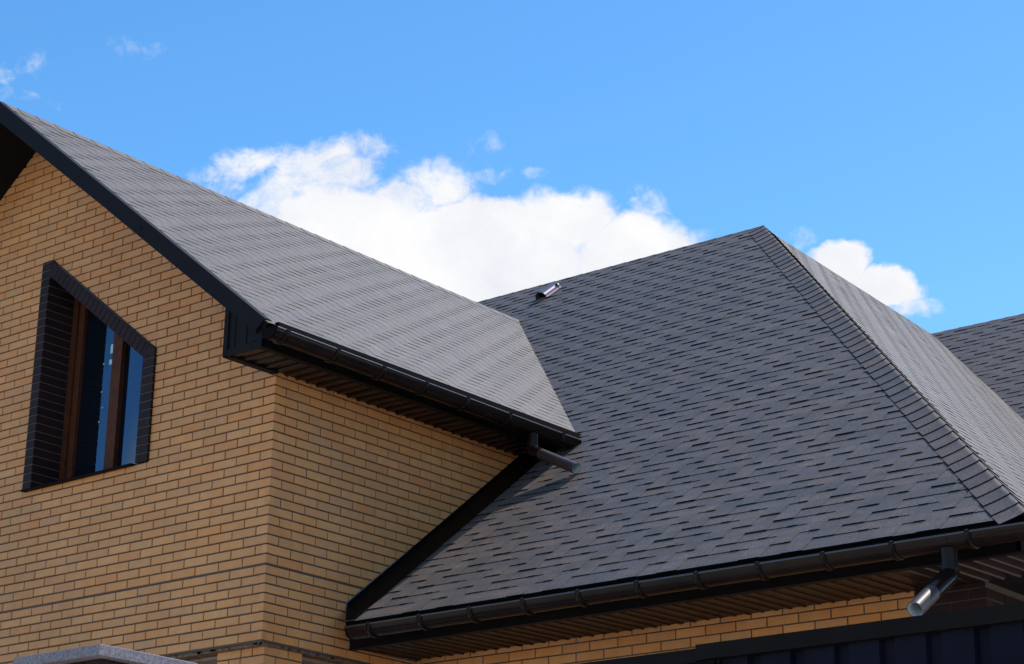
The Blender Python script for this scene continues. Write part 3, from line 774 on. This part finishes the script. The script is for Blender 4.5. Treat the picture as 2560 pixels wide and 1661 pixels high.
# upper eave: fascia, soffit, return box
XF = .36; ZS = .018
usof = link('soffit', MBd().prism([(.0,-.50,ZS+.03),(XF,-.50,ZS+.03),(XF,3.4,ZS+.03),(.0,3.4,ZS+.03)], (0,0,.02)).mesh('soffit', MSOF), house, label='ribbed brown soffit under the upper eave')
boards('soffit_board', usof, (.0,-.49,ZS+.016), (0,1,0), (XF,0,0), .1155, 32, 1)
fb = MBd(); fb.box((XF-.004,-.52,ZS), (XF+.018,3.3,.235)); fb.box((XF-.03,-.52,ZS-.004), (XF+.024,3.3,ZS+.004))
link('fascia', fb.mesh('fascia', MNAVY), house, label='dark fascia behind the upper gutter')
bx = MBd(); bx.prism([(-.02,-.518,ZS),(XF+.018,-.518,ZS),(XF+.018,-.518,zf(XF)-.10),(-.02,-.518,.46)], (0,.018,0))
bx.box((-.03,-.530,ZS-.006), (XF+.022,-.517,ZS+.045)); bx.box((-.032,-.531,ZS-.006), (.012,-.516,.44))
bx.box((-.034,-.52,ZS-.006), (-.018,.0,.46)); bx.box((-.034,-.52,ZS-.008), (.03,.0,ZS+.004))
for x in (.075, .20):
    bx.box((x,-.5235,ZS+.045), (x+.007,-.517,.46-SL_*x-.02 if x < .3 else .26))
eb = link('eave_box', bx.mesh('eave_box', MNAVY), house, label='dark boxed eave return at the gable corner')
for (x, z) in ((-.01,.02),(.005,.30),(.02,.04),(.30,.05),(.315,.05)):
    link('screw', MBd().tube([(x,-.534,z+ZS),(x,-.530,z+ZS)], .005, 8).mesh('screw', MBLACK), eb)
# rafter end piece showing at the corner
link('rafter_tail', MBd().box((.395,-.52,.185), (.425,-.47,.222)).mesh('rafter_tail', M_('raw_wood', (.35,.20,.09), .8)), house)
ap_ = MBd(); ap_.prism([(XE+.02,-.46,.205),(XE-.03,-.46,.205),(XE-.06,-.46,.12),(XE+.035,-.46,.11)], (0,3.70,0))
link('drip_edge', ap_.mesh('drip_edge', MBLACK), house)

# ------------------------------------------------------------------ gutters
def gutter(name, p0, p1, out, r, label, brackets, ends, joints=()):
    """p0,p1: centre line at lip height; out: horizontal unit vector away from the wall"""
    p0, p1, out = Vector(p0), Vector(p1), Vector(out); ax = (p1-p0).normalized(); up = Vector((0,0,1))
    def ring(rr, a0=0, a1=PI, n_=18): return [out*(rr*math.cos(a0+(a1-a0)*i/n_))-up*(rr*math.sin(a0+(a1-a0)*i/n_)) for i in range(n_+1)]
    b_ = MBd(); o_, i_ = ring(r), ring(r-.004)
    n_ = len(o_); vs = [p0+v for v in o_]+[p1+v for v in o_]; fs = [(i, i+1, n_+i+1, n_+i) for i in range(n_-1)]
    vi = [p0+v for v in i_]+[p1+v for v in i_]
    b_.add(vs, fs, True); b_.add(vi, [f[::-1] for f in fs], True)
    nb = len(b_.mi); b_.tube([p0+out*(r+.003)+up*.002, p1+out*(r+.003)+up*.002], .0075, 10)       # rolled lip
    b_.mi[nb:] = [1]*(len(b_.mi)-nb)
    b_.tube([p0+out*(r*.72)-up*(r*.70)*1.0, p1+out*(r*.72)-up*(r*.70)], .0035, 6)
    g_ = link(name, b_.mesh(name, MGUT, MLIP), house, label=label)
    # end caps
    for (p, d_) in ends:
        p = Vector(p); c = MBd(); rr = [v for v in ring(r+.003)]
        c.prism([p+v for v in rr]+[p-out*(r+.003)+up*.012, p+out*(r+.003)+up*.012], ax*.012*d_)
        link('end_cap', c.mesh('end_cap', MBLACK), g_)
    # brackets
    bk = MBd(); ro, ri = ring(r+.011), ring(r+.001); m_ = len(ro); w = ax*.017
    vs = [v-w for v in ro]+[v+w for v in ro]+[v-w for v in ri]+[v+w for v in ri]
    fs = [(i, i+1, m_+i+1, m_+i) for i in range(m_-1)]+[(2*m_+i, i, i+1, 2*m_+i+1)[::-1] for i in range(m_-1)]+[(m_+i, 3*m_+i, 3*m_+i+1, m_+i+1)[::-1] for i in range(m_-1)]
    bk.add(vs, fs, True)
    bk.box(*[tuple(min(a, c) for a, c in zip(out*(r-.006)-w-up*.002, out*(r+.014)+w+up*.013)), tuple(max(a, c) for a, c in zip(out*(r-.006)-w-up*.002, out*(r+.014)+w+up*.013))])
    tp = out*(r+.006)+up*.012; bk.tube([tp-ax*.010, tp+ax*.010], .0045, 6); bk.mi[-8:] = [1]*8
    bk.prism([-w-out*(r-.005)+up*.0, w-out*(r-.005)+up*.0, w-out*(r+.03)+up*.03, -w-out*(r+.03)+up*.03], up*.004)
    me = bk.mesh('bracket', MBLACKG, MVENT)
    for t_ in brackets: link('bracket', me, g_, loc=p0+ax*t_)
    for t_ in joints:
        j_ = MBd(); ro = ring(r+.004); vs = [p0+ax*(t_-.05)+v for v in ro]+[p0+ax*(t_+.05)+v for v in ro]
        j_.add(vs, [(i, i+1, m_+i+1, m_+i) for i in range(m_-1)], True); link('joint_sleeve', j_.mesh('joint_sleeve', MGUT), g_)
    return g_
ZG = -1.895
gL0 = .31
bM = [.538, 1.045, 1.525, 2.013, 2.50, 3.0, 3.485, 3.964, 4.453, 4.945, 5.461]
gutM = gutter('gutter', (gL0,.642,ZG), (5.93,.642,ZG-.006), (0,-1,0), .078, 'lower brown gutter along the main eave', [x-gL0 for x in bM], [((gL0,.642,ZG), -1), ((5.93,.642,ZG-.006), 1)], joints=(5.27-gL0,))
gutter('gutter', tuple(Vector((5.853,.70,ZG-.006))), tuple(Vector((5.853,.70,ZG-.006))+GD*8), (1,0,0), .070, 'gutter of the hip end eave', [.5,1.1,1.7,2.3,2.9,3.5,4.1], [])
gutU = gutter('gutter', (.537,-.60,.096), (.537,3.03,.084), (1,0,0), .075, 'upper brown gutter along the left wing eave', [.11,.646,1.154,1.647,2.146,2.683,3.388], [((.537,-.60,.096), -1), ((.537,3.03,.084), 1)])

# ------------------------------------------------------------------ downpipes
def arc_path(p0, p1, p2, n_=6):
    p0, p1, p2 = Vector(p0), Vector(p1), Vector(p2)
    return [(p0*(1-t)**2+p1*2*t*(1-t)+p2*t*t) for t in [i/n_ for i in range(n_+1)]]
def downpipe(outlet, drop, elbow, mouth, r, label, sleeve=.05):
    o_, m_ = Vector(outlet), Vector(mouth); e0 = o_-Vector((0,0,drop)); d_ = (m_-Vector(elbow)).normalized()
    E = Vector(elbow)
    dp = link('downpipe', MBd().tube([E+d_*.02, m_], r, 28, inner=r-.003).mesh('downpipe', MPIPE), house, label=label)
    link('outlet', MBd().tube([o_+Vector((0,0,.0)), o_-Vector((0,0,.03)), o_-Vector((0,0,.05)), e0], r*1.02, 24).mesh('outlet', MGUT), dp)
    link('elbow', MBd().tube([e0+Vector((0,0,.02))]+arc_path(e0, (e0+E)/2+Vector((0,0,-.015)), E)+[E+d_*sleeve], r*1.06, 24).mesh('elbow', MGUT), dp)
    link('collar', MBd().tube([e0+Vector((0,0,.035)), e0+Vector((0,0,.01))], r*1.12, 24).mesh('collar', MGUT), dp)
    link('pipe_lining', MBd().tube([m_-d_*.30, m_-d_*.001], r-.0045, 28, cap=False, inner=r-.006).mesh('pipe_lining', MPIPEIN), dp)
    return dp
downpipe((.545,2.46,.020), .13, (.60,2.455,-.150), (1.035,2.425,-.365), .046, 'short upper downpipe spilling onto the main roof')
downpipe((5.30,.632,ZG-.072), .15, (5.30,.56,-2.17), (5.285,.20,-2.415), .052, 'short lower downpipe with its open mouth towards the yard', .19)

# roof vent ------------------------------------------------------------
vb = Vector((-3.236, 7.40, mz(7.40))); n_ = 14
mv = Matrix((Vector((1,0,0)), slopeM.V, slopeM.N)).transposed().to_4x4(); mv.translation = vb+slopeM.N*.006
prof = [(-.125,.018),(-.095,.018),(-.088,.010)]+[(-.078*math.cos(PI*i/n_), .018+.072*math.sin(PI*i/n_)) for i in range(n_+1)]+[(.088,.010),(.095,.018),(.125,.018)]
vs = [(x,-.17,z) for x, z in prof]+[(x,.17,z-.006) for x, z in prof]; k2 = len(prof)
vs += [(x*.96,-.17,z-.004) for x, z in prof]+[(x*.96,.17,z-.010) for x, z in prof]
b_ = MBd().add(vs, [(i+1, i, k2+i, k2+i+1)[::-1] for i in range(k2-1)]+[(2*k2+i, 2*k2+i+1, 3*k2+i+1, 3*k2+i)[::-1] for i in range(k2-1)], True)
vent = link('roof_vent', b_.mesh('roof_vent', MVENT), house, mw=None)
vent.matrix_local = Matrix.Translation(-HB) @ mv
vent['label'] = 'small glossy brown half round vent near the main ridge'
link('vent_base', MBd().box((-.135,-.16,-.004), (.135,.18,.010)).mesh('vent_base', MVENT), vent)
link('vent_back', MBd().box((-.08,.12,.0), (.08,.125,.07)).mesh('vent_back', MBLACK), vent)

# ------------------------------------------------------------------ under the left wing: ceiling, lintel
b_ = MBd().box((XW0,.10,-2.20), (-.012,4.2,-2.063)); b_.box((-.6,.10,-2.20), (-.012,1.6,-2.0635))
b_ = MBd().box((XW0,.13,-2.10), (-.10,4.2,-2.061)); link('porch_ceiling', b_.mesh('porch_ceiling', MCONC), house)
b_ = MBd().box((XW0,.012,-2.080), (-.002,.13,-2.059)); b_.box((-.10,.012,-2.076), (-.006,1.69,-2.0585))
rng_ = random.Random(3)
for i in range(70):
    x = -rng_.uniform(.0, 2.2); w = rng_.uniform(.01, .05); b_.box((x-w,.008,-2.066-rng_.uniform(0,.012)), (x,.05,-2.058))
for i in range(40):
    y = rng_.uniform(.1, 1.6); w = rng_.uniform(.01, .05); b_.box((-.05,y,-2.066-rng_.uniform(0,.009)), (.001,y+w,-2.058))
link('lintel', b_.mesh('lintel', MCORB), house, label='rough mortar edge under the overhanging wall')
link('porch_wall', MBd().box((XW0,2.4,GZ), (-.1,2.6,-2.1)).mesh('porch_wall', MPLAST), house)
# core of the house behind the walls, so nothing shows through
b_ = MBd().box((XW0+.2,2.7,GZ), (-.35,7.5,-.1)); b_.box((.05,YC+.35,GZ), (XEND-.35,11,-1.4))
link('house_core', b_.mesh('house_core', MMORT), house)
# far right wing: fascia, gutter, wall under its eave
fw = MBd(); fw.box((VB.x-.15,VB.y-.0,VB.z-.32), (VB.x+7,VB.y+.02,VB.z-.012)); fw.box((VB.x-.2,VB.y+.45,VB.z-5), (VB.x+7,VB.y+.6,VB.z-.2))
link('far_wing_fascia', fw.mesh('far_wing_fascia', MBLACK), house)
gutter('gutter', (VB.x+.25,VB.y-.06,VB.z-.05), (VB.x+7,VB.y-.06,VB.z-.06), (0,-1,0), .06, 'gutter of the far right wing', [.4,.9,1.4,1.9], [((VB.x+.25,VB.y-.06,VB.z-.05), -1)])

# ------------------------------------------------------------------ fence and gate pillar in front
YP = -4.75
fence = thing('metal_fence', 'dark navy profiled steel fence in front of the low brick wing', 'fence', (7.6, YP, GZ))
def fpart(name, me, label=None):
    o_ = link(name, me, fence); 
    if label: o_['label'] = label
    return o_
ft = -3.607
fpart('top_rail', MBd().box((7.155,YP-.035,ft-.055), (10.5,YP+.05,ft)).mesh('top_rail', MTRIM))
b_ = MBd().box((5.12,YP-.02,ft-.058), (7.15,YP+.05,ft-.012)); b_.box((5.12,YP-.022,ft-.020), (7.15,YP+.052,ft-.010))
fpart('top_rail', b_.mesh('top_rail', MTRIM))
# profiled sheet, each rib pitch one panel strip
pit = .171; x = 7.518-pit*14
pr = [(0,0),(.008,.022),(.049,.022),(.057,0),(pit,0)]
b_ = MBd(); vs = [(a,c,GZ+.1) for a, c in pr]+[(a,c,ft-.05) for a, c in pr]; n3 = len(pr)
b_.add(vs, [(i, i+1, n3+i+1, n3+i) for i in range(n3-1)]); b_.add([(a, c+.003, z_) for a, c, z_ in vs], [(i, n3+i, n3+i+1, i+1) for i in range(n3-1)])
me = b_.mesh('fence_panel', MFENCE)
while x < 10.4:
    link('fence_panel', me, fence, loc=Vector((x, YP-.005, 0))-fence.location); x += pit
lb = MBd().box((7.17,YP-.045,ft-.078), (7.24,YP-.03,ft-.062)); lb.tube([(7.255,YP-.045,ft-.070),(7.255,YP-.03,ft-.070)], .009, 10)
fpart('gate_latch', lb.mesh('gate_latch', MBLACK))

pil = thing('gate_pillar', 'brick gate pillar with pinkish granite cap at the lower left', 'pillar', (3.65, -4.47, GZ))
pil['kind'] = 'thing'
CX, CY, CZ = 3.93, -4.75, -3.245
cb = MBd()
x0, y0, z0, z1 = CX-.609, CY, CZ-.050, CZ
bev = .004
ol = [(x0,y0),(CX,y0),(CX,y0+.588),(x0,y0+.588)]; il = [(x0+bev,y0+bev),(CX-bev,y0+bev),(CX-bev,y0+.588-bev),(x0+bev,y0+.588-bev)]
vs = [(a,c,z0) for a, c in ol]+[(a,c,z1-bev) for a, c in ol]+[(a,c,z1) for a, c in il]+[((x0+CX)/2,y0+.294,z1+.012)]
cb.add(vs, [(3,2,1,0)]+[(i, (i+1) % 4, (i+1) % 4+4, i+4) for i in range(4)]+[(i+4, (i+1) % 4+4, (i+1) % 4+8, i+8) for i in range(4)]+[(i+8, (i+1) % 4+8, 12) for i in range(4)])
o = link('pillar_cap', cb.mesh('pillar_cap', MGRAN), pil, label='pinkish grey granite cap slab')
sh_ = link('shaft', MBd().box((x0+.069,y0+.069,GZ), (CX-.069,y0+.519,z0)).mesh('shaft', M_('mossy_mortar', (.06,.05,.03), .95, .1, var=(14, (.02,.018,.012), 4))), pil)
for r in range(0, 8):
    z1_ = z0-.006-Hh*r; z0_ = z1_-Hh+.01
    xs_ = [x0+.06, x0+.06+.25, x0+.06+.495] if r % 2 else [x0+.06, x0+.06+.12, x0+.06+.38, x0+.06+.495]
    for a, c in zip(xs_[:-1], xs_[1:]):
        me = brick_mesh(c-a-.01, z1_-z0_, .05, MD_, 'p'); link('brick', me, sh_, loc=((a+c)/2, y0+.06, (z0_+z1_)/2))
    mwr = Matrix((Vector((0,1,0)), Vector((-1,0,0)), Vector((0,0,1)))).transposed().to_4x4()
    for a, c in ((0,.24),(.24,.468)):
        me = brick_mesh(c-a-.01, z1_-z0_, .05, MD_, 'p'); m4 = mwr.copy(); m4.translation = (CX-.06, y0+.06+(a+c)/2, (z0_+z1_)/2); link('brick', me, sh_, mw=m4)
